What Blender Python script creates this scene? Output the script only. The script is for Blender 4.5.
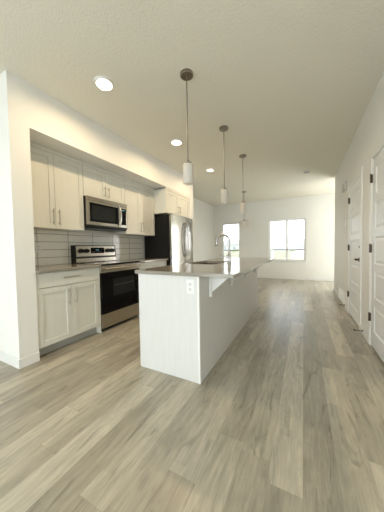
import bpy, bmesh, math, random
from mathutils import Vector, Matrix
random.seed(4)
for o in list(bpy.data.objects): bpy.data.objects.remove(o)
S = bpy.context.scene
COL = S.collection
R = math.radians

# ------------------------------------------------------------------ camera
F_PX, YAW, PITCH, ROLL, CAM_H = 215.2, 27.433, -2.096, -0.948, 1.11
cd = bpy.data.cameras.new('camera'); cam = bpy.data.objects.new('camera', cd); COL.objects.link(cam)
cd.sensor_fit = 'VERTICAL'; cd.sensor_height = 36; cd.lens = 36*F_PX/512; cd.clip_start = .02; cd.clip_end = 500
ya, pi_, ro = R(YAW), R(PITCH), R(ROLL)
Fv = Vector((-math.sin(ya)*math.cos(pi_), math.cos(ya)*math.cos(pi_), math.sin(pi_)))
Rv = Vector((math.cos(ya), math.sin(ya), 0)); Uv = Rv.cross(Fv)
R2 = Rv*math.cos(ro)+Uv*math.sin(ro); U2 = -Rv*math.sin(ro)+Uv*math.cos(ro)
M = Matrix((R2, U2, -Fv)).transposed().to_4x4(); M.translation = (0, 0, CAM_H)
cam.matrix_world = M
S.camera = cam

# ------------------------------------------------------------------ world, daylight, exposure
S.view_settings.view_transform = 'Standard'; S.view_settings.look = 'None'
S.view_settings.gamma = 1; S.view_settings.use_curve_mapping = False
S.view_settings.exposure = 1.02
SKY = 2.6
w = bpy.data.worlds.new('sky'); S.world = w; w.use_nodes = True
nt = w.node_tree; bgn = nt.nodes['Background']
tc = nt.nodes.new('ShaderNodeTexCoord'); sp = nt.nodes.new('ShaderNodeSeparateXYZ')
mr = nt.nodes.new('ShaderNodeMapRange'); mr.inputs[1].default_value = -.05; mr.inputs[2].default_value = .6
rp = nt.nodes.new('ShaderNodeValToRGB')
rp.color_ramp.elements[0].color = (.96, .98, 1, 1); rp.color_ramp.elements[1].color = (.80, .90, 1, 1)
nt.links.new(tc.outputs['Generated'], sp.inputs[0]); nt.links.new(sp.outputs[2], mr.inputs[0])
nt.links.new(mr.outputs[0], rp.inputs[0]); nt.links.new(rp.outputs[0], bgn.inputs[0]); bgn.inputs[1].default_value = SKY
def portal(name, loc, rot, sx, sy):
    l = bpy.data.lights.new(name, 'AREA'); l.shape = 'RECTANGLE'; l.size = sx; l.size_y = sy
    l.cycles.is_portal = True
    o = bpy.data.objects.new(name, l); COL.objects.link(o); o.location = loc; o.rotation_euler = rot
# openings: two far windows, a wide glazed opening behind the camera, one on the left behind the camera
portal('window_portal', (-.51, 8.14, 1.33), (R(-90), 0, 0), 1.15, 1.42)
portal('window_portal', (-2.47, 8.14, 1.33), (R(-90), 0, 0), .72, 1.42)
def daylight_fill(loc, rot, sx, sy, watts, col=(.88, .95, 1)):
    l = bpy.data.lights.new('daylight_fill', 'AREA'); l.shape = 'RECTANGLE'; l.size = sx; l.size_y = sy; l.energy = watts; l.color = col
    o = bpy.data.objects.new('daylight_fill', l); COL.objects.link(o); o.location = loc; o.rotation_euler = rot
# lamps added in the unseen openings, rear and far corner, to brighten the room
daylight_fill((-1.15, -3.54, 1.25), (R(90), 0, 0), 3.4, 2.2, 38)
daylight_fill((-4.63, -1.8, 1.3), (0, R(-90), 0), 2.1, 2.1, 7)
daylight_fill((2.25, 8.0, 1.08), (R(-90), 0, 0), 1.4, 1.95, 44, (.97, .98, 1))

# ------------------------------------------------------------------ materials
def mat(name, col, rough=.5, metal=0, **kw):
    m = bpy.data.materials.new(name); m.use_nodes = True
    b = m.node_tree.nodes['Principled BSDF']
    b.inputs['Base Color'].default_value = (*col, 1); b.inputs['Roughness'].default_value = rough; b.inputs['Metallic'].default_value = metal
    for k, v in kw.items(): b.inputs[k.replace('_', ' ')].default_value = v
    return m
def N(m, t, **kw):
    n = m.node_tree.nodes.new(t)
    for k, v in kw.items():
        if k.startswith('i_'): n.inputs[k[2:].replace('_', ' ')].default_value = v
        else: setattr(n, k, v)
    return n
def LK(m, a, b): m.node_tree.links.new(a, b)
def ocoord(m, scale=(1, 1, 1)):
    t = N(m, 'ShaderNodeTexCoord'); mp = N(m, 'ShaderNodeMapping'); mp.inputs['Scale'].default_value = scale
    LK(m, t.outputs['Object'], mp.inputs['Vector']); return mp.outputs[0]
def vary(m, c1, c2, scale, mapscale=(1, 1, 1), detail=4, lo=.3, hi=.7):
    b = m.node_tree.nodes['Principled BSDF']
    n = N(m, 'ShaderNodeTexNoise'); n.inputs['Scale'].default_value = scale; n.inputs['Detail'].default_value = detail
    r = N(m, 'ShaderNodeValToRGB'); r.color_ramp.elements[0].color = (*c1, 1); r.color_ramp.elements[1].color = (*c2, 1)
    r.color_ramp.elements[0].position = lo; r.color_ramp.elements[1].position = hi
    LK(m, ocoord(m, mapscale), n.inputs['Vector']); LK(m, n.outputs['Fac'], r.inputs[0]); LK(m, r.outputs[0], b.inputs['Base Color'])
    return n
def bump(m, scale, strength, dist=.002, mapscale=(1, 1, 1), detail=3):
    b = m.node_tree.nodes['Principled BSDF']
    n = N(m, 'ShaderNodeTexNoise'); n.inputs['Scale'].default_value = scale; n.inputs['Detail'].default_value = detail
    bp = N(m, 'ShaderNodeBump'); bp.inputs['Strength'].default_value = strength; bp.inputs['Distance'].default_value = dist
    LK(m, ocoord(m, mapscale), n.inputs['Vector']); LK(m, n.outputs['Fac'], bp.inputs['Height']); LK(m, bp.outputs[0], b.inputs['Normal'])
    return n, bp

m_wall = mat('wall_paint', (.86, .857, .815), .6); bump(m_wall, 120, .15)
m_ceil = mat('ceiling_texture', (.885, .855, .745), .85)
n_, b_ = bump(m_ceil, 75, .6, .0055, detail=2)
m_trim = mat('trim_paint', (.84, .84, .81), .35)
m_door = mat('door_paint', (.80, .82, .825), .38)
m_cab = mat('cabinet_finish', (.72, .70, .63), .42)
vary(m_cab, (.715, .71, .64), (.75, .745, .675), 5, (14, 14, 1.0))
m_isl = mat('island_finish', (.72, .70, .63), .42)
vary(m_isl, (.69, .69, .665), (.72, .72, .695), 5, (12, 12, .8))
m_kick = mat('toe_kick', (.42, .42, .39), .5)
m_quartz = mat('quartz', (.31, .285, .24), .13)
vary(m_quartz, (.275, .25, .205), (.335, .31, .26), 180, detail=2)
m_steel = mat('stainless_steel', (.46, .425, .37), .27, 1); bump(m_steel, 60, .05, .001, (1, .05, 30))
m_steelv = mat('stainless_door', (.44, .42, .38), .14, 1); bump(m_steelv, 60, .05, .001, (30, 30, .1))
m_nickel = mat('brushed_nickel', (.25, .22, .18), .3, 1); vary(m_nickel, (.31, .275, .23), (.35, .315, .27), 30)
m_pull = mat('satin_pull', (.46, .42, .36), .3, 1); vary(m_pull, (.44, .40, .34), (.48, .44, .38), 30)
m_chrome = mat('chrome', (.42, .40, .39), .16, 1); vary(m_chrome, (.40, .38, .37), (.44, .42, .41), 20)
m_sink = mat('sink_steel', (.13, .11, .09), .5, 1); bump(m_sink, 60, .05, .001, (1, 30, .1))
m_bright = mat('bright_steel', (.72, .70, .66), .25, 1); vary(m_bright, (.70, .68, .64), (.74, .72, .68), 20)
m_black = mat('black_enamel', (.012, .012, .012), .35); vary(m_black, (.010, .010, .010), (.015, .015, .015), 40)
for mm_ in (m_black,): mm_.node_tree.nodes['Principled BSDF'].inputs['Specular IOR Level'].default_value = .25
m_fside = mat('fridge_side', (.016, .016, .016), .42); bump(m_fside, 300, .1)
m_bglass = mat('black_glass', (.006, .006, .007), .06); vary(m_bglass, (.005, .005, .006), (.007, .007, .008), 5)
m_cooktop = mat('cooktop_glass', (.02, .02, .02), .08); vary(m_cooktop, (.018, .018, .018), (.024, .024, .024), 5)
m_owin = mat('oven_window', (.022, .024, .026), .08); vary(m_owin, (.02, .022, .024), (.026, .028, .030), 9)
m_rack = mat('oven_rack', (.25, .24, .22), .4, 1); vary(m_rack, (.24, .23, .21), (.26, .25, .23), 20)
m_mwin = mat('microwave_mesh', (.045, .05, .05), .15); vary(m_mwin, (.018, .021, .021), (.028, .031, .031), 900)
for mm_ in (m_fside, m_bglass, m_owin, m_mwin): mm_.node_tree.nodes['Principled BSDF'].inputs['Specular IOR Level'].default_value = .12
m_bronze = mat('dark_bronze', (.07, .055, .045), .35, .9); vary(m_bronze, (.06, .048, .04), (.08, .065, .05), 30)
m_plastic = mat('white_plastic', (.82, .82, .80), .35); vary(m_plastic, (.81, .81, .79), (.83, .83, .81), 12)
m_slot = mat('slot_dark', (.05, .05, .05), .6); vary(m_slot, (.045, .045, .045), (.055, .055, .055), 12)
m_gplastic = mat('grey_plastic', (.6, .59, .57), .5); vary(m_gplastic, (.58, .57, .55), (.62, .61, .59), 12)
m_vinyl = mat('window_vinyl', (.89, .89, .89), .4); vary(m_vinyl, (.88, .88, .88), (.90, .90, .90), 8)
m_railg = mat('rail_grey', (.30, .28, .29), .4); vary(m_railg, (.28, .26, .27), (.32, .30, .31), 8)
m_opal = mat('opal_glass', (.86, .84, .80), .22)
vary(m_opal, (.85, .83, .79), (.88, .86, .82), 6)
m_opal.node_tree.nodes['Principled BSDF'].inputs['Transmission Weight'].default_value = 0.0
def make_opal():
    t = m_opal.node_tree; b = t.nodes['Principled BSDF']; out = [n for n in t.nodes if n.type == 'OUTPUT_MATERIAL'][0]
    tr = N(m_opal, 'ShaderNodeBsdfTranslucent'); tr.inputs[0].default_value = (.95, .93, .90, 1)
    mx = N(m_opal, 'ShaderNodeMixShader'); mx.inputs[0].default_value = .55
    LK(m_opal, b.outputs[0], mx.inputs[1]); LK(m_opal, tr.outputs[0], mx.inputs[2]); LK(m_opal, mx.outputs[0], out.inputs[0])
make_opal()
def glass_thin():
    m = bpy.data.materials.new('window_glass'); m.use_nodes = True; t = m.node_tree; t.nodes.clear()
    out = t.nodes.new('ShaderNodeOutputMaterial'); mx = t.nodes.new('ShaderNodeMixShader')
    tr = t.nodes.new('ShaderNodeBsdfTransparent'); tr.inputs[0].default_value = (.96, .97, .96, 1)
    gl = t.nodes.new('ShaderNodeBsdfGlossy'); gl.inputs['Roughness'].default_value = .02
    fr = t.nodes.new('ShaderNodeFresnel'); fr.inputs[0].default_value = 1.45
    t.links.new(fr.outputs[0], mx.inputs[0]); t.links.new(tr.outputs[0], mx.inputs[1]); t.links.new(gl.outputs[0], mx.inputs[2]); t.links.new(mx.outputs[0], out.inputs[0])
    return m
m_glass = glass_thin()
def emis(name, col, s):
    m = mat(name, col, .5); b = m.node_tree.nodes['Principled BSDF']
    b.inputs['Emission Color'].default_value = (*col, 1); b.inputs['Emission Strength'].default_value = s
    return m
m_lens = emis('lamp_lens', (1, .74, .42), 3.2)
m_digits = emis('display_digits', (.2, .6, .75), .12)

# floor planks: 0.18 x 1.22 m vinyl boards along the room
m_floor = mat('vinyl_planks', (.45, .40, .32), .29)
def make_floor():
    m = m_floor; b = m.node_tree.nodes['Principled BSDF']
    t = N(m, 'ShaderNodeTexCoord'); s = N(m, 'ShaderNodeSeparateXYZ'); LK(m, t.outputs['Object'], s.inputs[0])
    PW, PL = .15, 1.22
    dv = N(m, 'ShaderNodeMath', operation='DIVIDE'); LK(m, s.outputs[0], dv.inputs[0]); dv.inputs[1].default_value = PW
    fl = N(m, 'ShaderNodeMath', operation='FLOOR'); LK(m, dv.outputs[0], fl.inputs[0])
    fx = N(m, 'ShaderNodeMath', operation='FRACT'); LK(m, dv.outputs[0], fx.inputs[0])
    wn = N(m, 'ShaderNodeTexWhiteNoise', noise_dimensions='1D'); LK(m, fl.outputs[0], wn.inputs['W'])
    dy = N(m, 'ShaderNodeMath', operation='DIVIDE'); LK(m, s.outputs[1], dy.inputs[0]); dy.inputs[1].default_value = PL
    ad = N(m, 'ShaderNodeMath', operation='ADD'); LK(m, dy.outputs[0], ad.inputs[0]); LK(m, wn.outputs['Value'], ad.inputs[1])
    fy = N(m, 'ShaderNodeMath', operation='FLOOR'); LK(m, ad.outputs[0], fy.inputs[0])
    fry = N(m, 'ShaderNodeMath', operation='FRACT'); LK(m, ad.outputs[0], fry.inputs[0])
    cb = N(m, 'ShaderNodeCombineXYZ'); LK(m, fl.outputs[0], cb.inputs[0]); LK(m, fy.outputs[0], cb.inputs[1])
    w2 = N(m, 'ShaderNodeTexWhiteNoise', noise_dimensions='3D'); LK(m, cb.outputs[0], w2.inputs['Vector'])
    rp = N(m, 'ShaderNodeValToRGB'); rp.color_ramp.interpolation = 'LINEAR'
    cols = [(0, (.335, .30, .235)), (.35, (.39, .352, .275)), (.7, (.46, .42, .33)), (1, (.54, .495, .40))]
    e = rp.color_ramp.elements; e[0].color = (*cols[0][1], 1); e[1].color = (*cols[3][1], 1)
    for p, c in cols[1:3]:
        k = e.new(p); k.color = (*c, 1)
    LK(m, w2.outputs['Value'], rp.inputs[0])
    # grain, offset per plank
    of = N(m, 'ShaderNodeVectorMath', operation='SCALE'); LK(m, w2.outputs['Color'], of.inputs[0]); of.inputs['Scale'].default_value = 37
    av = N(m, 'ShaderNodeVectorMath', operation='ADD'); LK(m, t.outputs['Object'], av.inputs[0]); LK(m, of.outputs[0], av.inputs[1])
    def grain(sc, det, sx, sy, dist=0):
        mp = N(m, 'ShaderNodeMapping'); mp.inputs['Scale'].default_value = (sx, sy, 1); LK(m, av.outputs[0], mp.inputs[0])
        n = N(m, 'ShaderNodeTexNoise'); n.inputs['Scale'].default_value = sc; n.inputs['Detail'].default_value = det; n.inputs['Distortion'].default_value = dist; n.inputs['Roughness'].default_value = .62
        LK(m, mp.outputs[0], n.inputs['Vector']); return n
    g1 = grain(3, 8, 15, 1.3, .6); g2 = grain(2.0, 5, 3.6, .9, 1.4); g3 = grain(6, 3, 25, 1.5); g4 = grain(1.5, 6, 6, 1.1, 2.4)
    def mul(prev, fac, lo, hi, a, c):
        r = N(m, 'ShaderNodeMapRange'); r.inputs[1].default_value = a; r.inputs[2].default_value = c; r.inputs[3].default_value = lo; r.inputs[4].default_value = hi
        LK(m, fac, r.inputs[0]); v = N(m, 'ShaderNodeVectorMath', operation='SCALE'); LK(m, prev, v.inputs[0]); LK(m, r.outputs[0], v.inputs['Scale']); return v.outputs[0]
    c = mul(rp.outputs[0], g1.outputs['Fac'], .86, 1.12, .34, .66)
    c = mul(c, g2.outputs['Fac'], .85, 1.12, .34, .66)
    c = mul(c, g3.outputs['Fac'], .94, 1.06, .3, .7)
    c = mul(c, g4.outputs['Fac'], 1.0, .70, .55, .66)
    # narrower boards printed inside each plank
    q1 = N(m, 'ShaderNodeMath', operation='DIVIDE'); LK(m, s.outputs[0], q1.inputs[0]); q1.inputs[1].default_value = PW/2
    q2 = N(m, 'ShaderNodeMath', operation='FLOOR'); LK(m, q1.outputs[0], q2.inputs[0])
    q3 = N(m, 'ShaderNodeMath', operation='DIVIDE'); LK(m, s.outputs[1], q3.inputs[0]); q3.inputs[1].default_value = .83
    wq = N(m, 'ShaderNodeTexWhiteNoise', noise_dimensions='1D'); LK(m, q2.outputs[0], wq.inputs['W'])
    q4 = N(m, 'ShaderNodeMath', operation='ADD'); LK(m, q3.outputs[0], q4.inputs[0]); LK(m, wq.outputs['Value'], q4.inputs[1])
    q5 = N(m, 'ShaderNodeMath', operation='FLOOR'); LK(m, q4.outputs[0], q5.inputs[0])
    q6 = N(m, 'ShaderNodeCombineXYZ'); LK(m, q2.outputs[0], q6.inputs[0]); LK(m, q5.outputs[0], q6.inputs[1]); q6.inputs[2].default_value = 7.3
    w3 = N(m, 'ShaderNodeTexWhiteNoise', noise_dimensions='3D'); LK(m, q6.outputs[0], w3.inputs['Vector'])
    c = mul(c, w3.outputs['Value'], .90, 1.09, 0, 1)
    # seams
    def seam(fr, wd):
        a = N(m, 'ShaderNodeMath', operation='SUBTRACT'); LK(m, fr, a.inputs[0]); a.inputs[1].default_value = .5
        q = N(m, 'ShaderNodeMath', operation='ABSOLUTE'); LK(m, a.outputs[0], q.inputs[0])
        g = N(m, 'ShaderNodeMath', operation='GREATER_THAN'); LK(m, q.outputs[0], g.inputs[0]); g.inputs[1].default_value = .5-wd; return g.outputs[0]
    mxs = N(m, 'ShaderNodeMath', operation='MAXIMUM'); LK(m, seam(fx.outputs[0], .007), mxs.inputs[0]); LK(m, seam(fry.outputs[0], .0011), mxs.inputs[1])
    mi = N(m, 'ShaderNodeMix', data_type='RGBA'); mi.inputs['B'].default_value = (.20, .17, .125, 1)
    sc = N(m, 'ShaderNodeMath', operation='MULTIPLY'); LK(m, mxs.outputs[0], sc.inputs[0]); sc.inputs[1].default_value = .28
    LK(m, sc.outputs[0], mi.inputs['Factor']); LK(m, c, mi.inputs['A']); LK(m, mi.outputs['Result'], b.inputs['Base Color'])
    bp = N(m, 'ShaderNodeBump'); bp.inputs['Strength'].default_value = .12; bp.inputs['Distance'].default_value = .001
    LK(m, g1.outputs['Fac'], bp.inputs['Height']); LK(m, bp.outputs[0], b.inputs['Normal'])
make_floor()

# backsplash: stacked 0.405 x 0.103 glossy tiles, dark grout
m_tile = mat('stacked_tile', (.70, .69, .62), .12)
def make_tile():
    m = m_tile; b = m.node_tree.nodes['Principled BSDF']
    t = N(m, 'ShaderNodeTexCoord'); s = N(m, 'ShaderNodeSeparateXYZ'); LK(m, t.outputs['Object'], s.inputs[0])
    def cell(out, off, size, wd):
        a = N(m, 'ShaderNodeMath', operation='SUBTRACT'); LK(m, out, a.inputs[0]); a.inputs[1].default_value = off
        d = N(m, 'ShaderNodeMath', operation='DIVIDE'); LK(m, a.outputs[0], d.inputs[0]); d.inputs[1].default_value = size
        f = N(m, 'ShaderNodeMath', operation='FRACT'); LK(m, d.outputs[0], f.inputs[0])
        q = N(m, 'ShaderNodeMath', operation='SUBTRACT'); LK(m, f.outputs[0], q.inputs[0]); q.inputs[1].default_value = .5
        h = N(m, 'ShaderNodeMath', operation='ABSOLUTE'); LK(m, q.outputs[0], h.inputs[0])
        g = N(m, 'ShaderNodeMath', operation='GREATER_THAN'); LK(m, h.outputs[0], g.inputs[0]); g.inputs[1].default_value = .5-wd/size
        return g.outputs[0]
    mx = N(m, 'ShaderNodeMath', operation='MAXIMUM')
    LK(m, cell(s.outputs[1], 1.518-.405*3, .405, .0028), mx.inputs[0]); LK(m, cell(s.outputs[2], .914-.1035*5, .1035, .0025), mx.inputs[1])
    mi = N(m, 'ShaderNodeMix', data_type='RGBA'); mi.inputs['A'].default_value = (.90, .885, .82, 1); mi.inputs['B'].default_value = (.13, .125, .11, 1)
    LK(m, mx.outputs[0], mi.inputs['Factor']); LK(m, mi.outputs['Result'], b.inputs['Base Color'])
    ma = N(m, 'ShaderNodeMath', operation='MULTIPLY_ADD'); LK(m, mx.outputs[0], ma.inputs[0]); ma.inputs[1].default_value = .6; ma.inputs[2].default_value = .12
    LK(m, ma.outputs[0], b.inputs['Roughness'])
make_tile()

# ------------------------------------------------------------------ mesh helpers
def bx(bm, x0, x1, y0, y1, z0, z1, bev=0, seg=1):
    x0, x1 = sorted((x0, x1)); y0, y1 = sorted((y0, y1)); z0, z1 = sorted((z0, z1))
    t = bmesh.new()
    vs = [t.verts.new(p) for p in ((x0,y0,z0),(x1,y0,z0),(x1,y1,z0),(x0,y1,z0),(x0,y0,z1),(x1,y0,z1),(x1,y1,z1),(x0,y1,z1))]
    for f in ((0,3,2,1),(4,5,6,7),(0,1,5,4),(1,2,6,5),(2,3,7,6),(3,0,4,7)): t.faces.new([vs[i] for i in f])
    if bev: bmesh.ops.bevel(t, geom=list(t.edges), offset=bev, segments=seg, affect='EDGES', profile=.5)
    merge(bm, t); return bm
def merge(bm, t):
    me = bpy.data.meshes.new('tmp'); t.to_mesh(me); t.free(); bm.from_mesh(me); bpy.data.meshes.remove(me)
def cyl(bm, c, r, depth, axis='z', seg=24, r2=None, bev=0):
    t = bmesh.new()
    bmesh.ops.create_cone(t, cap_ends=True, segments=seg, radius1=r, radius2=r if r2 is None else r2, depth=depth)
    if bev: bmesh.ops.bevel(t, geom=[e for e in t.edges if len(e.link_faces) == 2 and any(len(f.verts) > 4 for f in e.link_faces)], offset=bev, segments=2, affect='EDGES')
    rot = {'z': Matrix.Identity(4), 'x': Matrix.Rotation(R(90), 4, 'Y'), 'y': Matrix.Rotation(R(-90), 4, 'X')}[axis]
    bmesh.ops.transform(t, matrix=Matrix.Translation(c) @ rot, verts=t.verts); merge(bm, t); return bm
def tube(bm, pts, r, seg=12, caps=True):
    pts = [Vector(p) for p in pts]; rs = r if isinstance(r, (list, tuple)) else [r]*len(pts)
    rings = []; up = None
    for i, p in enumerate(pts):
        d = (pts[min(i+1, len(pts)-1)]-pts[max(i-1, 0)]).normalized()
        if up is None: up = d.orthogonal().normalized()
        a = (up-d*up.dot(d)).normalized(); up = a; b = d.cross(a)
        rings.append([bm.verts.new(p+(a*math.cos(2*math.pi*k/seg)+b*math.sin(2*math.pi*k/seg))*rs[i]) for k in range(seg)])
    for i in range(len(rings)-1):
        for k in range(seg): bm.faces.new((rings[i][k], rings[i][(k+1) % seg], rings[i+1][(k+1) % seg], rings[i+1][k]))
    if caps: bm.faces.new(rings[0][::-1]); bm.faces.new(rings[-1])
    return bm
def lathe(bm, c, prof, seg=32):
    rings = []
    for r, z in prof: rings.append([bm.verts.new((c[0]+r*math.cos(2*math.pi*k/seg), c[1]+r*math.sin(2*math.pi*k/seg), c[2]+z)) for k in range(seg)])
    for i in range(len(rings)-1):
        for k in range(seg): bm.faces.new((rings[i][k], rings[i][(k+1) % seg], rings[i+1][(k+1) % seg], rings[i+1][k]))
    return bm
def rrect(x0, x1, y0, y1, r, n=6):
    out = []
    for cx, cy, a0 in ((x1-r, y1-r, 0), (x0+r, y1-r, 90), (x0+r, y0+r, 180), (x1-r, y0+r, 270)):
        for k in range(n+1):
            a = R(a0+90*k/n); out.append((cx+r*math.cos(a), cy+r*math.sin(a)))
    return out
def B(): return bmesh.new()
def root_of(o):
    while o.parent: o = o.parent
    return o
def obj(name, bm, m, parent=None, smooth=False, label=None):
    me = bpy.data.meshes.new(name)
    if parent is not None:
        rt = root_of(parent)
        if True: bmesh.ops.translate(bm, vec=-Vector(rt.location), verts=bm.verts)
    bmesh.ops.recalc_face_normals(bm, faces=bm.faces)
    bm.to_mesh(me); bm.free(); me.materials.append(m)
    if smooth:
        for p in me.polygons: p.use_smooth = True
        try: me.set_sharp_from_angle(angle=R(38))
        except Exception: pass
    o = bpy.data.objects.new(name, me); COL.objects.link(o)
    if parent is not None: o.parent = parent
    if label: o['label'] = label
    return o
def box(name, m, parent, *a, bev=0, seg=1, label=None):
    return obj(name, bx(B(), *a, bev=bev, seg=seg), m, parent, label=label)
def thing(name, loc, label=None, cat=None, group=None, kind=None):
    o = bpy.data.objects.new(name, None); COL.objects.link(o); o.location = loc; o.empty_display_size = .1
    tag(o, label, cat, group, kind); return o
def tag(o, label=None, cat=None, group=None, kind=None):
    if label: o['label'] = label
    if cat: o['category'] = cat
    if group: o['group'] = group
    if kind: o['kind'] = kind
    return o
def struct(name, m, *boxes, bev=0):
    bm = B()
    for b in boxes: bx(bm, *b, bev=bev)
    o = obj(name, bm, m); o['kind'] = 'structure'; return o
def copy_tree(o, parent=None):
    c = o.copy(); COL.objects.link(c)
    if parent is not None: c.parent = parent
    for ch in list(o.children): copy_tree(ch, c)
    return c
def shell_boxes(axis, pos, u0, u1, z0, z1, holes):
    """wall slab split round its openings: pos=(p0,p1) thickness range, u along the wall"""
    out = []; us = sorted({u0, u1, *[h[0] for h in holes], *[h[1] for h in holes]})
    for a, b in zip(us, us[1:]):
        zs = [(h[2], h[3]) for h in holes if h[0] <= a+1e-6 and h[1] >= b-1e-6]; z = z0
        for q0, q1 in sorted(zs):
            if q0 > z: out.append((a, b, z, q0))
            z = q1
        if z < z1: out.append((a, b, z, z1))
    if axis == 'x': return [(a, b, pos[0], pos[1], c, d) for a, b, c, d in out]
    return [(pos[0], pos[1], a, b, c, d) for a, b, c, d in out]

# ------------------------------------------------------------------ dimensions (metres)
H = 2.74
XW = -2.375            # plane of the wall the kitchen is let into
YP0, YP1 = 1.013, 1.181
YE, YE2 = 4.49, 4.69
XK = -3.0              # back of the kitchen alcove
XL = -3.15             # left wall beyond the alcove
YB = 7.965
XD, YDE = .664, 6.225
ZS = 2.31
YREAR = -3.5; XLL = -4.6

# ------------------------------------------------------------------ room shell
struct('floor', m_floor, (XLL-.15, 3.3, YREAR-.15, YB+.2, -.12, 0))
struct('ceiling', m_ceil, (XLL-.15, 3.3, YREAR-.15, YB+.2, H, H+.12))
struct('wall_kitchen_end', m_wall, (XLL, XW, YP0, YP1, 0, H))
struct('wall_kitchen_back', m_wall, (XL-.12, XK, YP1, YE, 0, H))
struct('wall_kitchen_header', m_wall, (XK, XW, YP1, YE, ZS, H))
struct('wall_kitchen_stub', m_wall, (XL-.12, XW, YE, YE2, 0, H))
struct('wall_left', m_wall, (XL-.12, XL, YE2, YB, 0, H))
W1 = (-2.82, -2.117, .627, 2.04); W2 = (-1.086, .059, .627, 2.04)
W5 = (1.5, 3.0, .05, 2.1)      # unseen patio door added round the corner to brighten the far room
struct('wall_back', m_wall, *shell_boxes('x', (YB, YB+.16), XL-.12, 3.3, 0, H, [W1, W2, W5]))

D1 = (2.21, 3.001); D2 = (3.500, 4.291); DZ = 2.045
struct('wall_right', m_wall, *shell_boxes('y', (XD, XD+.12), -1.2, YDE, 0, H, [(D1[0], D1[1], 0, DZ), (D2[0], D2[1], 0, DZ)]))
struct('wall_right_return', m_wall, (XD+.12, 3.3, YDE-.12, YDE, 0, H))
struct('wall_right_far', m_wall, (3.15, 3.3, YDE, YB, 0, H))
struct('wall_closet', m_wall, (XD+.9, XD+1.0, -1.2, YDE-.12, 0, H), (XD+.12, XD+.9, 3.2, 3.28, 0, H), (XD+.12, XD+.9, -1.2, -1.1, 0, H))
struct('wall_rear_right', m_wall, (XD, XD+.12, YREAR, -1.2, 0, H))
WR = (-2.9, .6, .1, 2.4); WL = (-2.9, -.7, .2, 2.4)
struct('wall_rear', m_wall, *shell_boxes('x', (YREAR-.15, YREAR), XLL-.15, XD+.12, 0, H, [WR]))
struct('wall_rear_left', m_wall, *shell_boxes('y', (XLL-.15, XLL), YREAR, YP1, 0, H, [WL]))

def bb(name, *boxes):
    struct(name, m_trim, *boxes, bev=.0025)
T, BH = .013, .092
bb('baseboard_kitchen_end', (XLL, XW+T, YP0-T, YP0, 0, BH), (XW, XW+T, YP0, YP1, 0, BH))
bb('baseboard_kitchen_stub', (XW, XW+T, YE, YE2, 0, BH), (XL, XW+T, YE2, YE2+T, 0, BH))
bb('baseboard_left', (XL, XL+T, YE2+T, YB-T, 0, BH))
bb('baseboard_back', (XL, 1.1, YB-T, YB, 0, BH))
CW = .062
bb('baseboard_right', (XD-T, XD, -1.2, D1[0]-CW, 0, BH), (XD-T, XD, D1[1]+CW, D2[0]-CW, 0, BH), (XD-T, XD, D2[1]+CW, 4.66, 0, BH),
   (XD-T, XD, 5.39, YDE+T, 0, BH), (XD-T, 3.15, YDE, YDE+T, 0, BH))

# windows -----------------------------------------------------------
def window(name, x0, x1, z0, z1, y, mull, rail, s=1):
    """frame set in the opening; y = inner face of wall; s=+1 looks towards +y"""
    w_ = thing(name, ((x0+x1)/2, y+.08*s, z0), kind='structure')
    yf0, yf1 = y+.07*s, y+.13*s; fw = .045
    fb = B()
    for a in ((x0, x1, yf0, yf1, z0, z0+fw), (x0, x1, yf0, yf1, z1-fw, z1), (x0, x0+fw, yf0, yf1, z0+fw, z1-fw), (x1-fw, x1, yf0, yf1, z0+fw, z1-fw)): bx(fb, *a, bev=.003)
    obj('window_frame', fb, m_vinyl, w_)
    for mx in mull: box('mullion', m_vinyl, w_, mx-.032, mx+.032, yf0+.005*s, yf1-.005*s, z0+fw, z1-fw, bev=.003)
    if rail: box('window_rail', m_railg, w_, x0+fw, x1-fw, yf0-.004*s, yf1-.01*s, rail-.018, rail+.018, bev=.003, label='grey horizontal window rail')
    box('glass_pane', m_glass, w_, x0+fw, x1-fw, y+.098*s, y+.102*s, z0+fw, z1-fw)
    box('window_sill', m_trim, w_, x0-.02, x1+.02, y-.03*s, y+.07*s, z0-.02, z0+.004, bev=.003)
    return w_
m_screen = bpy.data.materials.new('insect_screen'); m_screen.use_nodes = True
def make_screen():
    t = m_screen.node_tree; t.nodes.clear(); out = t.nodes.new('ShaderNodeOutputMaterial'); mx = t.nodes.new('ShaderNodeMixShader')
    tr = t.nodes.new('ShaderNodeBsdfTransparent'); df = t.nodes.new('ShaderNodeBsdfDiffuse'); df.inputs[0].default_value = (.5, .5, .52, 1)
    mx.inputs[0].default_value = .25; t.links.new(tr.outputs[0], mx.inputs[1]); t.links.new(df.outputs[0], mx.inputs[2]); t.links.new(mx.outputs[0], out.inputs[0])
make_screen()
for wn_, W in ((window('window_1', *W1, YB, [], 1.005), W1), (window('window_2', *W2, YB, [-.51], 1.005), W2)):
    box('insect_screen', m_screen, wn_, W[0]+.05, W[1]-.05, YB+.118, YB+.119, W[2]+.05, W[3]-.05)
window('window_3', *WR, YREAR, [-1.73, -.57], None, -1)
window('window_added_5', *W5, YB, [2.25], None)
def window_side(name, y0, y1, z0, z1, x, s=1):
    w_ = thing(name, (x-.08, (y0+y1)/2, z0), kind='structure'); fb = B(); fw = .045; a, b = x-.13, x-.07
    for q in ((a, b, y0, y1, z0, z0+fw), (a, b, y0, y1, z1-fw, z1), (a, b, y0, y0+fw, z0+fw, z1-fw), (a, b, y1-fw, y1, z0+fw, z1-fw)): bx(fb, *q, bev=.003)
    obj('window_frame', fb, m_vinyl, w_)
    box('mullion', m_vinyl, w_, a+.005, b-.005, (y0+y1)/2-.025, (y0+y1)/2+.025, z0+fw, z1-fw)
    box('glass_pane', m_glass, w_, x-.102, x-.098, y0+fw, y1-fw, z0+fw, z1-fw)
window_side('window_4', *WL, XLL)

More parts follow.
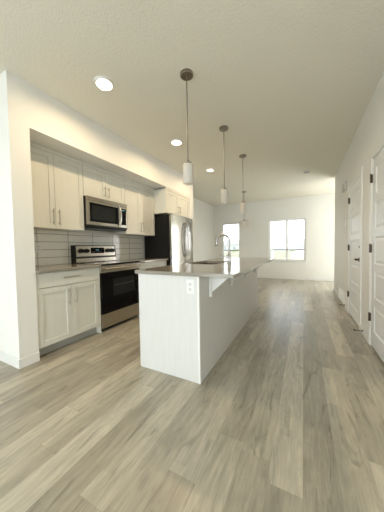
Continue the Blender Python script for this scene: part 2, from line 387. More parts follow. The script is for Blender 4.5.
# interior doors ------------------------------------------------------
def door(name, y0, y1, handle):
    """closed door in the right wall, hinged on its far side, opening into the room"""
    d = thing(name, (XD+.02, (y0+y1)/2, 0), kind='structure')
    cb = B()   # casing and jamb
    xc = XD-.016
    bx(cb, xc, XD, y0-CW, y0, 0, DZ+CW, bev=.004); bx(cb, xc, XD, y1, y1+CW, 0, DZ+CW, bev=.004); bx(cb, xc, XD, y0, y1, DZ, DZ+CW, bev=.004)
    bx(cb, xc+.006, XD+.12, y0, y0+.015, 0, DZ, bev=.001); bx(cb, xc+.006, XD+.12, y1-.015, y1, 0, DZ, bev=.001); bx(cb, xc+.006, XD+.12, y0+.015, y1-.015, DZ-.015, DZ, bev=.001)
    obj('door_casing', cb, m_trim, d)
    a, b, z0, z1 = y0+.018, y1-.018, .020, DZ-.018
    xf = XD-.004; lf = B()
    bx(lf, xf+.011, xf+.036, a, b, z0, z1)
    st = .105; n = 5; rl = .085; top = .11; bot = .17
    bx(lf, xf, xf+.012, a, a+st, z0, z1, bev=.0015); bx(lf, xf, xf+.012, b-st, b, z0, z1, bev=.0015)
    ph = (z1-z0-top-bot-rl*(n-1))/n; z = z0
    edges = []
    z = z0+bot; bx(lf, xf, xf+.012, a+st, b-st, z0, z0+bot, bev=.0015)
    for k in range(n):
        edges.append((z, z+ph)); zt = z+ph
        bx(lf, xf, xf+.012, a+st, b-st, zt, zt+(rl if k < n-1 else top), bev=.0015); z = zt+rl
    for q0, q1 in edges:   # moulded ramp and raised field
        ya_, yb_ = a+st, b-st; g = .022
        def ring(off, x): return [lf.verts.new(p) for p in ((x, ya_+off, q0+off), (x, yb_-off, q0+off), (x, yb_-off, q1-off), (x, ya_+off, q1-off))]
        r0, r1, r2 = ring(0, xf+.002), ring(g*.4, xf+.0115), ring(g, xf+.0115); r3 = ring(g+.016, xf+.003)
        for ra, rb in ((r0, r1), (r1, r2), (r2, r3)):
            for k in range(4): lf.faces.new((ra[k], ra[(k+1) % 4], rb[(k+1) % 4], rb[k]))
        lf.faces.new(r3)
    obj('door_leaf', lf, m_door, d)
    for hz in (.32, 1.074, 1.827):
        hb = B(); cyl(hb, (XD-.022, y1-.016, hz), .0065, .09, seg=12); bx(hb, XD-.019, XD-.001, y1-.020, y1-.009, hz-.045, hz+.045)
        cyl(hb, (XD-.022, y1-.016, hz+.049), .006, .008, seg=12); obj('hinge', hb, m_bronze, d, smooth=True)
    kz = .92; ky = y0+.068
    hb = B(); cyl(hb, (xf-.004, ky, kz), .031, .008, 'x', bev=.002); tube(hb, [(xf-.006, ky, kz), (xf-.036, ky, kz)], .013)
    tube(hb, [(xf-.036, ky-.014, kz), (xf-.040, ky+.02, kz+.003), (xf-.036, ky+.085, kz)], [.015, .013, .010]); obj('door_handle', hb, m_bronze, d, smooth=True, label='dark bronze lever handle')
    hb = B(); cyl(hb, (xf-.004, y0+.07, 1.09), .012, .01, 'x', seg=16, bev=.002); obj('privacy_latch', hb, m_bronze, d, smooth=True)
    return d
door('door_1', *D1, True)
door('door_2', *D2, True)
# rooms behind the doors are closed; nothing shows

# ------------------------------------------------------------------ cabinetry helpers
def shaker(bm, x, y0, y1, z0, z1, st=.058):
    """door leaf facing +x, front plane at x"""
    bx(bm, x-.02, x-.011, y0+.001, y1-.001, z0+.001, z1-.001)
    bx(bm, x-.02, x, y0, y0+st, z0, z1, bev=.0012); bx(bm, x-.02, x, y1-st, y1, z0, z1, bev=.0012)
    bx(bm, x-.02, x, y0+st, y1-st, z0, z0+st, bev=.0012); bx(bm, x-.02, x, y0+st, y1-st, z1-st, z1, bev=.0012)
    return bm
def pull(parent, x, p0, p1):
    """bar pull between two points standing off the face x (sub-part)"""
    hb = B(); (ya_, za), (yb_, zb) = p0, p1; so = .03
    d = Vector((0, yb_-ya_, zb-za)).normalized()
    tube(hb, [(x+so, ya_, za), (x+so, yb_, zb)], .0055, 10)
    for t in (.14, .86):
        q = Vector((0, ya_+(yb_-ya_)*t, za+(zb-za)*t)); tube(hb, [(x-.001, q.y, q.z), (x+so, q.y, q.z)], .0045, 8)
    obj('handle', hb, m_pull, parent, smooth=True)
def wall_cabinet(xf, y0, y1, z0, z1, hy, label, hz0, hl=.19, crown=True):
    c = thing('wall_cabinet', (XK, (y0+y1)/2, z0), label, 'cabinet')
    box('cabinet_body', m_cab, c, XK+.003, xf-.022, y0+.001, y1-.001, z0, z1)
    mid = (y0+y1)/2 if hy is None else hy; g = .0018
    for a, b, h in ((y0+g, mid-g, mid-.036), (mid+g, y1-g, mid+.036)):
        l = obj('cabinet_door', shaker(B(), xf, a, b, z0+.002, z1-.03), m_cab, c)
        pull(l, xf, (h, hz0), (h, hz0+hl))
    if crown: box('cornice', m_cab, c, xf-.02, xf+.010, y0+.001, y1-.001, z1-.028, ZS-.002, bev=.003)
    return c
XU = -2.663
wall_cabinet(XU, YP1+.004, 1.951, 1.372, 2.290, None, 'cream shaker wall cabinet with two tall doors, next to the white end wall', 1.415)
wall_cabinet(XU, 1.955, 2.713, 1.855, 2.290, None, 'short cream two-door wall cabinet directly above the microwave', 1.895, .15)
wall_cabinet(XU, 2.717, 3.522, 1.372, 2.290, None, 'cream shaker wall cabinet with two tall doors, between microwave and refrigerator', 1.415)
wall_cabinet(-2.385, 3.527, 4.484, 1.812, 2.285, None, 'deep cream wall cabinet above the stainless refrigerator', 1.85, .15)

XB = -2.39
def base_cabinet(y0, y1, label, side):
    c = thing('base_cabinet', ((XK+XB)/2, (y0+y1)/2, 0), label, 'cabinet')
    bd = B(); bx(bd, XK+.003, XB-.022, y0+.001, y1-.001, .102, .882); obj('cabinet_body', bd, m_cab, c)
    ky = y1-.001
    if side:
        box('side_panel', m_cab, c, XK+.003, XB, y1-.019, y1-.001, 0.001, .882, bev=.001); ky = y1-.019
    box('toe_kick', m_kick, c, XK+.05, XB-.075, y0+.002, ky-.001, .001, .101, label='grey toe kick')
    yr = ky-.002; g = .0018
    dr = box('drawer', m_cab, c, XB-.02, XB, y0+.002, yr, .722, .876, bev=.0012)
    mid = (y0+yr)/2; pull(dr, XB, (mid-.1, .806), (mid+.1, .806))
    for a, b, h in ((y0+.002, mid-g, mid-.042), (mid+g, yr, mid+.042)):
        l = obj('cabinet_door', shaker(B(), XB, a, b, .106, .716), m_cab, c); pull(l, XB, (h, .49), (h, .68))
    return c
base_cabinet(YP1+.004, 1.951, 'cream base cabinet with drawer and two doors, left of the range', True)
base_cabinet(2.717, 3.522, 'cream base cabinet with drawer between range and refrigerator', False)
for y0, y1, lb in ((YP1+.002, 1.951, 'taupe quartz worktop on the base cabinet left of the range'), (2.717, 3.525, 'short taupe quartz worktop between range and refrigerator')):
    o = box('worktop', m_quartz, None, XK+.003, -2.352, y0, y1, .8835, .914, bev=.002); tag(o, lb, 'countertop')
o = box('tile_backsplash', m_tile, None, XK+.0005, XK+.010, YP1+.001, 3.525, .9145, 1.371); tag(o, 'glossy off-white stacked tile backsplash with dark grout above the worktop', 'backsplash')
o = box('fridge_side_panel', m_cab, None, XK+.003, -2.66, 3.5265, 3.540, .001, 1.811) if False else None

# outlets -------------------------------------------------------------
def outlet(name, c, axis, s, label):
    """duplex outlet; axis x or y = facing axis, s = sign"""
    t = thing(name, c, label, 'outlet')
    def bb_(bm, u0, u1, d0, d1, z0, z1, bev=0):
        if axis == 'x': bx(bm, c[0]+s*d0, c[0]+s*d1, c[1]+u0, c[1]+u1, c[2]+z0, c[2]+z1, bev=bev)
        else: bx(bm, c[0]+u0, c[0]+u1, c[1]+s*d0, c[1]+s*d1, c[2]+z0, c[2]+z1, bev=bev)
    b = B(); bb_(b, -.036, .036, 0, .006, -.058, .058, .002); obj('cover_plate', b, m_plastic, t)
    for zc in (-.021, .021):
        b = B(); bb_(b, -.017, .017, .005, .0085, zc-.014, zc+.014, .001); r = obj('receptacle', b, m_plastic, t)
        b = B(); bb_(b, -.0085, -.0055, .008, .0092, zc-.003, zc+.009); bb_(b, .0055, .0085, .008, .0092, zc-.003, zc+.009); bb_(b, -.0025, .0025, .008, .0092, zc-.011, zc-.006); obj('slot', b, m_slot, r)
    return t
outlet('wall_outlet', (XK+.0102, 1.525, 1.143), 'x', 1, 'white duplex outlet in the tile backsplash left of the range')
outlet('wall_outlet', (XD-.0002, 5.29, .345), 'x', -1, 'small white outlet low on the right wall above the air grille')

# ------------------------------------------------------------------ range
def make_range():
    y0, y1 = 1.9545, 2.7135; xf = -2.372
    r = thing('range', (-2.68, (y0+y1)/2, 0), 'stainless electric range with black glass oven door', 'range')
    b = B(); bx(b, -2.985, xf-.035, y0, y1, .03, .895); bx(b, -2.95, xf-.06, y0+.02, y1-.02, .002, .03); obj('body', b, m_black, r)
    box('cooktop', m_cooktop, r, -2.93, xf+.004, y0, y1, .896, .918, bev=.003, seg=2)
    # rings on the glass
    for cx, cy, rr in ((-2.55, y0+.19, .11), (-2.55, y1-.19, .085), (-2.79, y0+.19, .08), (-2.79, y1-.19, .10)):
        b = B(); lathe(b, (cx, cy, .9183), [(rr, 0), (rr, .0003), (rr-.003, .0003), (rr-.003, 0)], 40); obj('burner_ring', b, m_gplastic, r)
    box('trim_strip', m_steel, r, xf-.035, xf, y0, y1, .795, .893, bev=.003)
    od = box('oven_door', m_bglass, r, xf-.035, xf, y0+.001, y1-.001, .245, .792, bev=.004, seg=2, label='black glass oven door')
    wn = box('oven_window', m_owin, od, xf-.002, xf+.0012, y0+.2, y1-.13, .46, .70, bev=.0005)
    b = B()
    tube(b, [(xf+.003, y0+.22, .61), (xf+.003, y1-.15, .61)], .0016, 6); obj('rack', b, m_rack, od)
    b = B(); tube(b, [(xf+.045, y0+.04, .85), (xf+.045, y1-.04, .85)], .012, 16)
    for yy in (y0+.07, y1-.07): tube(b, [(xf-.001, yy, .85), (xf+.045, yy, .85)], .009, 12)
    obj('oven_handle', b, m_steel, od, smooth=True)
    box('storage_drawer', m_steel, r, xf-.035, xf, y0+.001, y1-.001, .05, .24, bev=.004, seg=2, label='stainless bottom drawer')
    # back guard: black ends, stainless face leaning back
    b = B(); t = bmesh.new()
    prof = [(-2.985, .90), (-2.895, .90), (-2.895, 1.0), (-2.912, 1.178), (-2.985, 1.178)]
    for lo, hi in ((y0, y1),):
        A = [t.verts.new((x, lo, z)) for x, z in prof]; C = [t.verts.new((x, hi, z)) for x, z in prof]
        t.faces.new(A); t.faces.new(C[::-1])
        for k in range(5): t.faces.new((A[k], A[(k+1) % 5], C[(k+1) % 5], C[k]))
    merge(b, t); g = obj('backguard', b, m_black, r)
    def slab(name, m, ya_, yb_, z0, z1, d0, d1, par, lab=None):
        def X(z): return -2.895-(z-1.0)*(.017/.178) if z > 1 else -2.895
        t = bmesh.new(); vs = [t.verts.new(p) for p in ((X(z0)+d0, ya_, z0), (X(z0)+d1, ya_, z0), (X(z1)+d1, ya_, z1), (X(z1)+d0, ya_, z1), (X(z0)+d0, yb_, z0), (X(z0)+d1, yb_, z0), (X(z1)+d1, yb_, z1), (X(z1)+d0, yb_, z1))]
        for f in ((0,1,2,3),(4,7,6,5),(0,4,5,1),(1,5,6,2),(2,6,7,3),(3,7,4,0)): t.faces.new([vs[i] for i in f])
        bmesh.ops.bevel(t, geom=list(t.edges), offset=.0008, segments=1, affect='EDGES')
        return obj(name, t, m, par, label=lab)
    slab('control_fascia', m_steel, y0+.022, y1-.022, 1.012, 1.168, 0, .006, g)
    slab('display', m_bglass, y0+.262, y1-.245, 1.055, 1.142, .005, .0075, g, 'black control display')
    for k in range(4):
        yy = y0+.355+k*.014; slab('digit', m_digits, yy, yy+.008, 1.10, 1.114, .0072, .0082, g)
    for k in range(10):
        yy = y0+.29+k*.018; slab('key_mark', m_gplastic, yy, yy+.007, 1.072, 1.076, .0072, .0080, g)
    slab('lower_rail', m_steel, y0+.012, y1-.012, .925, .985, 0, .010, g)
    for yy in (y0+.095, y0+.19, y1-.175, y1-.085):
        b = B(); cyl(b, (-2.875, yy, 1.095), .029, .028, 'x', 28, bev=.003); cyl(b, (-2.890, yy, 1.095), .034, .006, 'x', 28); bx(b, -2.862, -2.856, yy-.004, yy+.004, 1.069, 1.121, bev=.001)
        obj('knob', b, m_black, r, smooth=True, label='black control knob')
make_range()

# ------------------------------------------------------------------ microwave
def make_microwave():
    y0, y1, z0, z1 = 1.957, 2.711, 1.418, 1.850; xf = -2.612
    r = thing('microwave', (-2.8, (y0+y1)/2, z0), 'stainless over-the-range microwave with black door window', 'microwave')
    box('body', m_black, r, XK+.012, xf-.022, y0, y1, z0, z1, bev=.002)
    b = B(); bx(b, xf-.021, xf, y0+.001, y1-.001, z1-.052, z1-.001, bev=.002)
    for k in range(5): bx(b, xf-.001, xf+.0015, y0+.03, y1-.03, z1-.046+k*.008, z1-.042+k*.008)
    obj('vent_strip', b, m_steel, r)
    yd = y1-.175
    d = box('door', m_steel, r, xf-.021, xf+.002, y0+.001, yd, z0+.04, z1-.054, bev=.003, seg=2)
    fr = box('window', m_bglass, d, xf+.0005, xf+.004, y0+.045, yd-.012, z0+.085, z1-.085, bev=.001)
    box('window_mesh', m_mwin, d, xf+.003, xf+.0048, y0+.085, yd-.085, z0+.115, z1-.115, bev=.0005)
    c = box('control_panel', m_steel, r, xf-.021, xf+.002, yd+.002, y1-.001, z0+.04, z1-.054, bev=.003, seg=2)
    box('keypad', m_bglass, c, xf+.0005, xf+.004, yd+.03, y1-.03, z0+.085, z1-.085, bev=.001)
    b = B()
    for k in range(4): bx(b, xf+.0036, xf+.0045, y1-.105+k*.013, y1-.098+k*.013, z1-.118, z1-.106)
    obj('clock_digits', b, m_digits, c)
    b = B(); yh = yd-.005; pts = []
    for k in range(11):
        t = k/10; z = z0+.045+t*(z1-z0-.105); pts.append((xf+.008+.045*math.sin(math.pi*t)**.7, yh, z))
    tube(b, pts, .011, 12); obj('door_handle', b, m_bright, d, smooth=True, label='curved chrome handle')
    box('base_strip', m_black, r, xf-.021, xf, y0+.001, y1-.001, z0+.022, z0+.038, bev=.001)
    b = B(); bx(b, XK+.05, xf-.01, y0+.02, y1-.02, z0-.006, z0+.001)
    for yy in (y0+.1, y1-.26): bx(b, -2.85, -2.72, yy, yy+.16, z0-.010, z0-.005, bev=.001)
    obj('underside_vent', b, m_black, r)
make_microwave()

# ------------------------------------------------------------------ refrigerator
def make_fridge():
    y0, y1 = 3.565, 4.430; xb, xf = XK+.03, -2.268; zt = 1.775
    r = thing('refrigerator', (-2.63, (y0+y1)/2, 0), 'stainless french door refrigerator with black sides', 'refrigerator')
    b = B(); bx(b, xb, xf-.075, y0, y1, .03, zt-.005, bev=.004); bx(b, xf-.16, xf-.05, y0+.02, y0+.12, zt-.006, zt+.012, bev=.003); bx(b, xf-.16, xf-.05, y1-.12, y1-.02, zt-.006, zt+.012, bev=.003)
    bx(b, xb+.05, xf-.11, y0+.03, y1-.03, .002, .03); obj('body', b, m_fside, r, label='black cabinet body')
    ym = (y0+y1)/2
    def X(y):   # gentle convex front across both doors
        t = (y-ym)/(y1-ym); return xf+.030*(1-t*t)
    def front(ya_, yb_, z0, z1):
        t = bmesh.new(); n = 10; xs = xf-.068; e = .009; ring0 = []
        prof = [(xs, ya_)]+[(X(ya_+e)-.012, ya_)]+[(X(ya_+e+(yb_-ya_-2*e)*k/n), ya_+e+(yb_-ya_-2*e)*k/n) for k in range(n+1)]+[(X(yb_-e)-.012, yb_), (xs, yb_)]
        A = [t.verts.new((x, y, z0)) for x, y in prof]; C = [t.verts.new((x, y, z1)) for x, y in prof]; m_ = len(prof)
        t.faces.new(A); t.faces.new(C[::-1])
        for k in range(m_): t.faces.new((A[k], A[(k+1) % m_], C[(k+1) % m_], C[k]))
        return t
    doors = []
    for a, c in ((y0+.001, ym-.003), (ym+.003, y1-.001)):
        doors.append(obj('fridge_door', front(a, c, .70, zt), m_steelv, r, smooth=True))
    fz = obj('freezer_drawer', front(y0+.001, y1-.001, .07, .69), m_steelv, r, smooth=True)
    for d, yy, s in ((doors[0], ym-.032, -1), (doors[1], ym+.032, 1)):
        b = B(); pts = []
        for k in range(17):
            t = k/16; z = .93+t*.72; pts.append((xf+.030+.052*math.sin(math.pi*t)**.6, yy+s*.018*math.sin(math.pi*t), z))
        tube(b, pts, .013, 14); obj('door_handle', b, m_chrome, d, smooth=True, label='bowed chrome door handle')
    b = B(); tube(b, [(xf+.012+.06*math.sin(math.pi*k/16)**.5, y0+.09+(y1-y0-.18)*k/16, .61) for k in range(17)], .013, 14); obj('drawer_handle', b, m_chrome, fz, smooth=True)
make_fridge()

# ------------------------------------------------------------------ island
IX0, IX1, IY0, IY1 = -1.37, -.74, 1.545, 4.0
isl = thing('kitchen_island', ((IX0+IX1)/2, (IY0+IY1)/2, 0), 'long cream kitchen island base under the quartz overhang', 'kitchen island')
box('end_panel', m_isl, isl, IX0, IX1-.019, IY0, IY0+.018, .001, .883, bev=.001)
box('end_panel', m_isl, isl, IX0, IX1-.019, IY1-.018, IY1, .001, .883, bev=.001)
box('back_panel', m_isl, isl, IX1-.018, IX1-.003, IY0+.001, IY1-.001, .001, .883, bev=.0008)
box('corner_trim', m_trim, isl, IX1-.018, IX1, IY0-.006, IY0+.016, .001, .883, bev=.002, label='white corner trim strip')
bd = B(); bx(bd, IX0+.022, IX1-.02, IY0+.019, IY1-.019, .102, .64)
bx(bd, IX0+.022, IX1-.02, IY0+.019, 2.32, .64, .883); bx(bd, IX0+.022, IX1-.02, 3.04, IY1-.019, .64, .883)
obj('cabinet_body', bd, m_cab, isl)
box('toe_kick', m_kick, isl, IX0+.075, IX1-.02, IY0+.019, IY1-.019, .001, .101, label='grey toe kick')
yy = IY0+.022; widths = [(.38, 1), (.60, 2), (.40, 1), (.48, 1), (.53, 1)]; tot = sum(a for a, _ in widths); sc = (IY1-IY0-.044)/tot
def shaker_neg(x, a, b, z0, z1):
    t = shaker(B(), -x, a, b, z0, z1)
    for v in t.verts: v.co.x = -v.co.x
    return t
for wd, nd in widths:
    y2 = yy+wd*sc
    for k in range(nd):
        a = yy+(y2-yy)*k/nd+.0018; c = yy+(y2-yy)*(k+1)/nd-.0018
        l = obj('cabinet_door', shaker_neg(IX0, a, c, .106, .876), m_cab, isl)
        hy_ = c-.035 if (k == 0) else a+.035
        hb = B(); tube(hb, [(IX0-.03, hy_, .62), (IX0-.03, hy_, .81)], .0055, 10)
        for q in (.65, .78): tube(hb, [(IX0+.001, hy_, q), (IX0-.03, hy_, q)], .0045, 8)
        obj('handle', hb, m_pull, l, smooth=True)
    yy = y2
for by in (1.765, 2.387, 3.04, 3.71):
    b = B(); x0 = IX1-.003
    bx(b, x0, x0+.022, by-.016, by+.016, .675, .883, bev=.0015); bx(b, x0, x0+.22, by-.018, by+.018, .872, .8832, bev=.0015)
    t = bmesh.new(); P = [(x0+.010, .715), (x0+.010, .874), (x0+.20, .874), (x0+.185, .862), (x0+.02, .715)]
    A = [t.verts.new((x, by-.005, z)) for x, z in P]; C = [t.verts.new((x, by+.005, z)) for x, z in P]
    t.faces.new(A); t.faces.new(C[::-1])
    for k in range(5): t.faces.new((A[k], A[(k+1) % 5], C[(k+1) % 5], C[k]))
    merge(b, t); obj('support_bracket', b, m_trim, isl, label='white triangular bracket under the overhang')
# worktop with the sink cut-out
SX0, SX1, SY0, SY1 = -1.325, -.925, 2.36, 2.99
CX0, CX1, CY0, CY1 = -1.395, -.447, 1.518, 4.03
def slab_hole():
    t = bmesh.new()
    def loop(pts): 
        vs = [t.verts.new((x, y, .914)) for x, y in pts]; return [t.edges.new((vs[i], vs[(i+1) % len(vs)])) for i in range(len(vs))]
    e = loop(rrect(CX0, CX1, CY0, CY1, .012, 3))+loop(rrect(SX0, SX1, SY0, SY1, .05, 6))
    bmesh.ops.triangle_fill(t, use_beauty=True, edges=e)
    g = bmesh.ops.extrude_face_region(t, geom=list(t.faces)); bmesh.ops.translate(t, vec=(0, 0, -.0305), verts=[v for v in g['geom'] if isinstance(v, bmesh.types.BMVert)])
    return t
o = obj('island_worktop', slab_hole(), m_quartz); tag(o, 'long glossy taupe quartz worktop on the kitchen island', 'countertop')
def make_sink():
    s = thing('sink', ((SX0+SX1)/2, (SY0+SY1)/2, .66), 'stainless undermount sink set in the island worktop', 'sink')
    b = B(); rings = []
    specs = [(-.028, .8828, .05), (.004, .8828, .05), (.006, .86, .05), (.012, .70, .05), (.035, .68, .04), (.17, .675, .03)]
    for off, z, rr in specs: rings.append([b.verts.new((x, y, z)) for x, y in rrect(SX0+off, SX1-off, SY0+off, SY1-off, rr, 6)])
    for i in range(len(rings)-1):
        n = len(rings[i])
        for k in range(n): b.faces.new((rings[i][k], rings[i][(k+1) % n], rings[i+1][(k+1) % n], rings[i+1][k]))
    b.faces.new(rings[-1])
    o = obj('basin', b, m_sink, s, smooth=True); md = o.modifiers.new('thickness', 'SOLIDIFY'); md.thickness = .0015; md.offset = 0
    b = B(); cyl(b, ((SX0+SX1)/2, (SY0+SY1)/2, .678), .042, .006, bev=.001); cyl(b, ((SX0+SX1)/2, (SY0+SY1)/2, .6815), .028, .006); obj('drain', b, m_chrome, s, smooth=True)
make_sink()
def make_faucet():
    fx, fy = -.835, 2.63
    f = thing('faucet', (fx, fy, .914), 'chrome gooseneck faucet with pull-down spray head beside the island sink', 'faucet')
    b = B(); lathe(b, (fx, fy, .9142), [(0, 0), (.027, 0), (.027, .006), (.022, .012), (.0195, .03), (.0195, .115), (.014, .13), (.0125, .14), (0, .14)], 24); obj('base', b, m_chrome, f, smooth=True)
    pts = [(fx, fy, 1.04), (fx, fy, 1.12), (fx, fy, 1.19)]; rr = .082
    for k in range(1, 19):
        a = R(176*k/18); pts.append((fx-rr+rr*math.cos(a), fy, 1.19+rr*math.sin(a)))
    b = B(); tube(b, pts, .014, 16); obj('spout', b, m_chrome, f, smooth=True)
    ex, _, ez = pts[-1]; d = Vector((-math.sin(R(190))*-1, 0, 0)); dv = Vector((pts[-1][0]-pts[-2][0], 0, pts[-1][2]-pts[-2][2])).normalized()
    e = Vector((ex, fy, ez)); b = B(); tube(b, [e, e+dv*.01, e+dv*.03, e+dv*.055, e+dv*.06], [.0145, .0175, .019, .021, .018], 18); obj('spray_head', b, m_chrome, f, smooth=True)
    b = B(); tube(b, [(fx, fy, .995), (fx-.02, fy-.003, .995), (fx-.036, fy-.006, .995)], .015, 14); tube(b, [(fx-.03, fy-.005, .995), (fx-.13, fy-.02, 1.002)], [.008, .006], 10); obj('lever', b, m_chrome, f, smooth=True)
make_faucet()
outlet('island_outlet', (-.820, IY0-.0002, .795), 'y', -1, 'white duplex outlet on the near end panel of the island')

# ------------------------------------------------------------------ pendants
def pendant(loc, label):
    x, y = loc
    p = thing('pendant_light', (x, y, 1.72), label, 'pendant light', 'pendants over the island')
    b = B(); lathe(b, (x, y, 2.7398), [(0, 0), (.062, 0), (.062, -.018), (.055, -.024), (0, -.026)], 36); obj('canopy', b, m_nickel, p, smooth=True)
    b = B(); tube(b, [(x, y, 2.718), (x, y, 1.935)], .0055, 10); obj('rod', b, m_nickel, p, smooth=True)
    b = B(); lathe(b, (x, y, 1.9), [(0, .045), (.012, .045), (.014, .03), (.026, .024), (.028, .005), (0, .005)], 28)
    for s in (-1, 1): cyl(b, (x+s*.027, y, 1.918), .005, .012, 'x', 10)
    obj('socket_cap', b, m_nickel, p, smooth=True)
    b = B(); lathe(b, (x, y, 1.72), [(.046, 0), (.049, .004), (.049, .176), (.044, .184), (.028, .186), (.028, .182), (.042, .18), (.045, .172), (.045, .004), (.046, 0)], 36); obj('glass_shade', b, m_opal, p, smooth=True, label='white opal glass shade')
    b = B(); lathe(b, (x, y, 1.80), [(0, -.03), (.016, -.024), (.021, -.005), (.018, .02), (.011, .045), (.011, .1), (0, .1)], 20); obj('bulb', b, m_plastic, p, smooth=True)
    return p
pd = pendant((-.975, 1.83), 'nearest and largest-looking nickel rod pendant with white glass shade over the island')
for (x, y), lb in (((-.97, 2.87), 'middle one of the three nickel rod pendants over the island'), ((-.966, 3.885), 'farthest of the three island pendants, just in front of the dining light')):
    c = copy_tree(pd); c.location = (x, y, 1.72); c['label'] = lb
def chandelier():
    x, y = -1.56, 6.377
    p = thing('dining_light', (x, y, 1.65), 'small dining light with a cluster of white glass shades, far beyond the island', 'ceiling light')
    b = B(); lathe(b, (x, y, 2.7398), [(0, 0), (.065, 0), (.065, -.02), (0, -.026)], 32); obj('canopy', b, m_nickel, p, smooth=True)
    b = B(); tube(b, [(x, y, 2.72), (x, y, 1.97)], .007, 10); lathe(b, (x, y, 1.905), [(0, -.02), (.025, -.01), (.025, .03), (0, .04)], 20); obj('stem', b, m_nickel, p, smooth=True)
    for k in range(3):
        a = R(25+120*k); dx, dy = math.cos(a)*.115, math.sin(a)*.115
        b = B(); tube(b, [(x, y, 1.905), (x+dx*.8, y+dy*.8, 1.90), (x+dx, y+dy, 1.885)], .005, 8); obj('arm', b, m_nickel, p, smooth=True)
        b = B(); lathe(b, (x+dx, y+dy, 1.68), [(.072, -.03), (.072, -.026), (.060, .18), (.03, .205), (.02, .205), (.02, .20), (.054, .178), (.068, -.026), (.072, -.03)], 28); obj('glass_shade', b, m_opal, p, smooth=True, label='white glass shade')
chandelier()

# ------------------------------------------------------------------ ceiling fixtures
def downlight(x, y, label):
    d = thing('recessed_light', (x, y, H), label, 'recessed light', 'lit ceiling downlights')
    b = B(); lathe(b, (x, y, H), [(.092, -.0002), (.090, -.012), (.074, -.018), (.052, -.003), (.052, -.0005), (.092, -.0002)], 40); obj('trim_ring', b, m_trim, d, smooth=True)
    b = B(); lathe(b, (x, y, H), [(0, -.0045), (.0518, -.0045), (.0518, -.001), (0, -.001)], 32); obj('lens', b, m_lens, d, label='glowing warm lens')
    l = bpy.data.lights.new('downlight_lamp', 'AREA'); l.shape = 'DISK'; l.size = .09; l.energy = 5.5; l.color = (1, .76, .47)
    lo = bpy.data.objects.new('downlight_lamp', l); COL.objects.link(lo); lo.parent = d; lo.location = (0, 0, -.0065)
for (x, y), lb in (((-1.739, 1.541), 'nearest and largest lit downlight, left of the first pendant'), ((-1.73, 2.88), 'middle lit downlight, left of the first pendant rod'), ((-1.74, 4.23), 'farthest lit downlight, between the first two pendants')):
    downlight(x, y, lb)
sd = thing('smoke_detector', (.061, 5.362, H), 'small round grey and white detector on the ceiling near the right wall', 'smoke detector')
b = B(); lathe(b, (.061, 5.362, H-.0002), [(0, 0), (.075, 0), (.075, -.012), (.06, -.016), (0, -.016)], 32); obj('base', b, m_plastic, sd, smooth=True)
b = B(); lathe(b, (.061, 5.362, H-.016), [(0, 0), (.056, 0), (.052, -.02), (.03, -.026), (0, -.026)], 32); obj('sensor_cap', b, m_gplastic, sd, smooth=True)

# ------------------------------------------------------------------ small things on the right wall
b = B(); bx(b, XD-.035, XD-.0002, 4.57, 4.85, 2.08, 2.22, bev=.006, seg=2); ch = thing('door_chime', (XD-.02, 4.735, 2.07), 'grey door chime box high on the right wall beyond the doors', 'door chime')
obj('chime_cover', b, m_gplastic, ch)
b = B()
for k in range(5): bx(b, XD-.037, XD-.034, 4.63, 4.84, 2.095+k*.026, 2.103+k*.026)
obj('louvre', b, m_gplastic, ch)
th = thing('thermostat', (XD-.01, 4.63, 1.44), 'small white thermostat on the right wall below the grey chime', 'thermostat')
box('thermostat_case', m_plastic, th, XD-.022, XD-.0002, 4.59, 4.67, 1.44, 1.56, bev=.004, seg=2)
box('thermostat_screen', m_gplastic, th, XD-.0235, XD-.0215, 4.605, 4.655, 1.50, 1.545, bev=.001)
gr = thing('return_air_grille', (XD-.01, 5.025, .02), 'white return air grille low on the right wall', 'vent')
b = B(); y0, y1 = 4.667, 5.385
for a in ((y0, y1, .02, .045), (y0, y1, .245, .27), (y0, y0+.025, .045, .245), (y1-.025, y1, .045, .245)): bx(b, XD-.012, XD-.0002, *a, bev=.002)
obj('grille_frame', b, m_trim, gr)
b = B()
for k in range(13):
    z = .052+k*.0148; t = bmesh.new()
    vs = [t.verts.new(p) for p in ((XD-.010, y0+.025, z), (XD-.010, y1-.025, z), (XD-.002, y1-.025, z+.010), (XD-.002, y0+.025, z+.010), (XD-.010, y0+.025, z+.002), (XD-.010, y1-.025, z+.002), (XD-.002, y1-.025, z+.012), (XD-.002, y0+.025, z+.012))]
    for f in ((0,3,2,1),(4,5,6,7),(0,1,5,4),(1,2,6,5),(2,3,7,6),(3,0,4,7)): t.faces.new([vs[i] for i in f])
    merge(b, t)
obj('grille_louvre', b, m_trim, gr)
def doorstop(x_end, y, label, dy):
    s = thing('door_stop', (XD-T, y, .05), label, 'door stop')
    b = B(); cyl(b, (XD-T-.004, y, .05), .012, .008, 'x', 16); obj('mount', b, m_bronze, s, smooth=True)
    b = B(); pts = []; n = 90; x0 = XD-T-.008; L = x0-x_end
    for k in range(n+1):
        a = 2*math.pi*k/9; pts.append((x0-L*k/n, y+.0065*math.cos(a)+dy*k/n, .05+.0065*math.sin(a)))
    tube(b, pts, .0016, 6); obj('spring', b, m_bronze, s, smooth=True)
    b = B(); cyl(b, (x_end-.006, y+dy, .05), .010, .016, 'x', 16, bev=.002); obj('rubber_tip', b, m_black, s, smooth=True)
doorstop(.575, 3.30, 'dark spring door stop on the baseboard between the two doors', 0)
doorstop(.585, 4.62, 'dark spring door stop on the baseboard just before the air grille', 0)
sw = thing('light_switch', (.62, YB-.003, 1.075), 'small white light switch on the far wall right of the window', 'light switch')
box('switch_plate', m_plastic, sw, .585, .655, YB-.006, YB-.0002, 1.017, 1.133, bev=.002)
box('rocker', m_plastic, sw, .603, .637, YB-.010, YB-.0055, 1.043, 1.107, bev=.002)

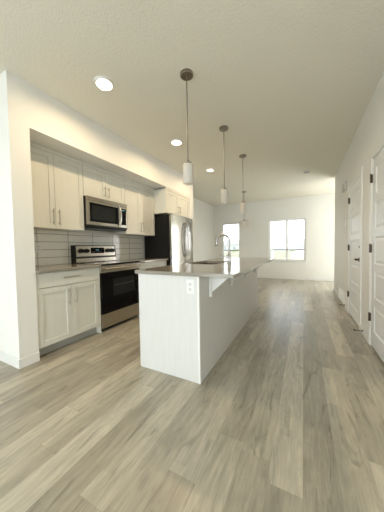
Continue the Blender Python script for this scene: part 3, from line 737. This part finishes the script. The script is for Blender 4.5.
# ------------------------------------------------------------------ outdoors
m_grass = mat('grass', (.16, .22, .06), .9); vary(m_grass, (.13, .19, .05), (.22, .26, .09), 3)
m_fence = mat('fence_wood', (.62, .56, .44), .7); vary(m_fence, (.54, .48, .37), (.70, .64, .52), 4, (6, 6, .5))
m_roof = mat('roof_shingle', (.16, .19, .24), .9); vary(m_roof, (.28, .34, .44), (.33, .39, .49), 3)  # house roofs, siding and glass lightened to paint in distance haze
m_roof2 = mat('roof_shingle_tan', (.24, .21, .19), .9); vary(m_roof2, (.40, .38, .37), (.46, .44, .42), 3)
m_siding = mat('siding', (.52, .52, .50), .7); vary(m_siding, (.74, .74, .73), (.80, .80, .79), 2)
m_leaf = mat('foliage', (.20, .22, .10), .9); vary(m_leaf, (.15, .18, .07), (.27, .28, .13), 4)
m_bark = mat('bark', (.16, .12, .09), .9); vary(m_bark, (.13, .10, .07), (.19, .15, .11), 6)
m_hglass = mat('house_glass', (.05, .06, .07), .1); vary(m_hglass, (.25, .28, .32), (.30, .33, .37), 2)
gb = B(); n = 1
struct('ground', m_grass, (-140, 120, YB+.3, 190, -1.0, -.9))
m_bounce_conc = mat('bounce_concrete', (.55, .54, .52), .8); vary(m_bounce_conc, (.52, .51, .49), (.58, .57, .55), 2)  # unseen rear ground kept pale to bounce light onto the ceiling
struct('ground_rear', m_bounce_conc, (-80, 60, -80, YREAR-.3, -.5, -.4))
fn = thing('wooden_fence', (-1, 17, -.9), 'pale wooden board fence seen through the far windows', 'fence')
b = B(); k = -9.
while k < 9:
    bx(b, k, k+.135, 16.98, 17.0, -.88, .78+.004*random.random()); k += .14
obj('fence_boards', b, m_fence, fn)
for k in range(9):
    px_ = -9+k*2.25; box('fence_post', m_fence, fn, px_-.05, px_+.05, 17.001, 17.10, -.9, .82)
def house(x, y, wd, dp, hw, hr, mroof, label, ang=0):
    h = thing('house', (x, y, -.9), label, 'house'); g = -.9
    box('walls', m_siding, h, x-wd/2, x+wd/2, y-dp/2, y+dp/2, g, g+hw)
    t = bmesh.new(); ov = .5
    P = [(-wd/2-ov, -dp/2-ov, g+hw), (wd/2+ov, -dp/2-ov, g+hw), (wd/2+ov, dp/2+ov, g+hw), (-wd/2-ov, dp/2+ov, g+hw), (-wd/2+wd*.18, 0, g+hw+hr), (wd/2-wd*.18, 0, g+hw+hr)]
    vs = [t.verts.new((x+p[0], y+p[1], p[2])) for p in P]
    for f in ((3, 2, 1, 0), (0, 1, 5, 4), (2, 3, 4, 5), (1, 2, 5), (3, 0, 4)): t.faces.new([vs[i] for i in f])
    obj('roof', t, mroof, h)
    for k in (-.28, .28):
        for zz in (1.2, 4.0):
            if zz+1.2 < hw: box('house_window', m_hglass, h, x+k*wd-.7, x+k*wd+.7, y-dp/2-.05, y-dp/2+.01, g+zz, g+zz+1.2)
house(-9.2, 110, 7.0, 9, 3.9, 3.3, m_roof, 'distant house with blue-grey roof seen through the left part of the wide window')
house(1.5, 118, 8.5, 9, 3.0, 2.6, m_roof2, 'distant low house with tan roof seen at the right of the wide window')
house(-34, 112, 9, 9, 3.4, 3.0, m_roof2, 'distant house seen through the narrow far window')
def shrub(x, y, z, r, label):
    s = thing('shrub', (x, y, z), label, 'shrub'); t = bmesh.new(); bmesh.ops.create_icosphere(t, subdivisions=4, radius=r)
    for v in t.verts:
        q = v.co.normalized(); f = 1+.16*math.sin(q.x*9+x)*math.sin(q.y*8+1)*math.sin(q.z*7)+random.uniform(-.07, .07); v.co = Vector((q.x*r*f+x, q.y*r*f+y, z+r*.95+q.z*r*f*.9))
    obj('foliage', t, m_leaf, s); b = B(); tube(b, [(x, y, z), (x, y, z+r*.6)], .05*r, 8); obj('stem', b, m_bark, s)
shrub(-6.15, 22.0, -.9, .95, 'yellow-green shrub seen through the narrow far window')
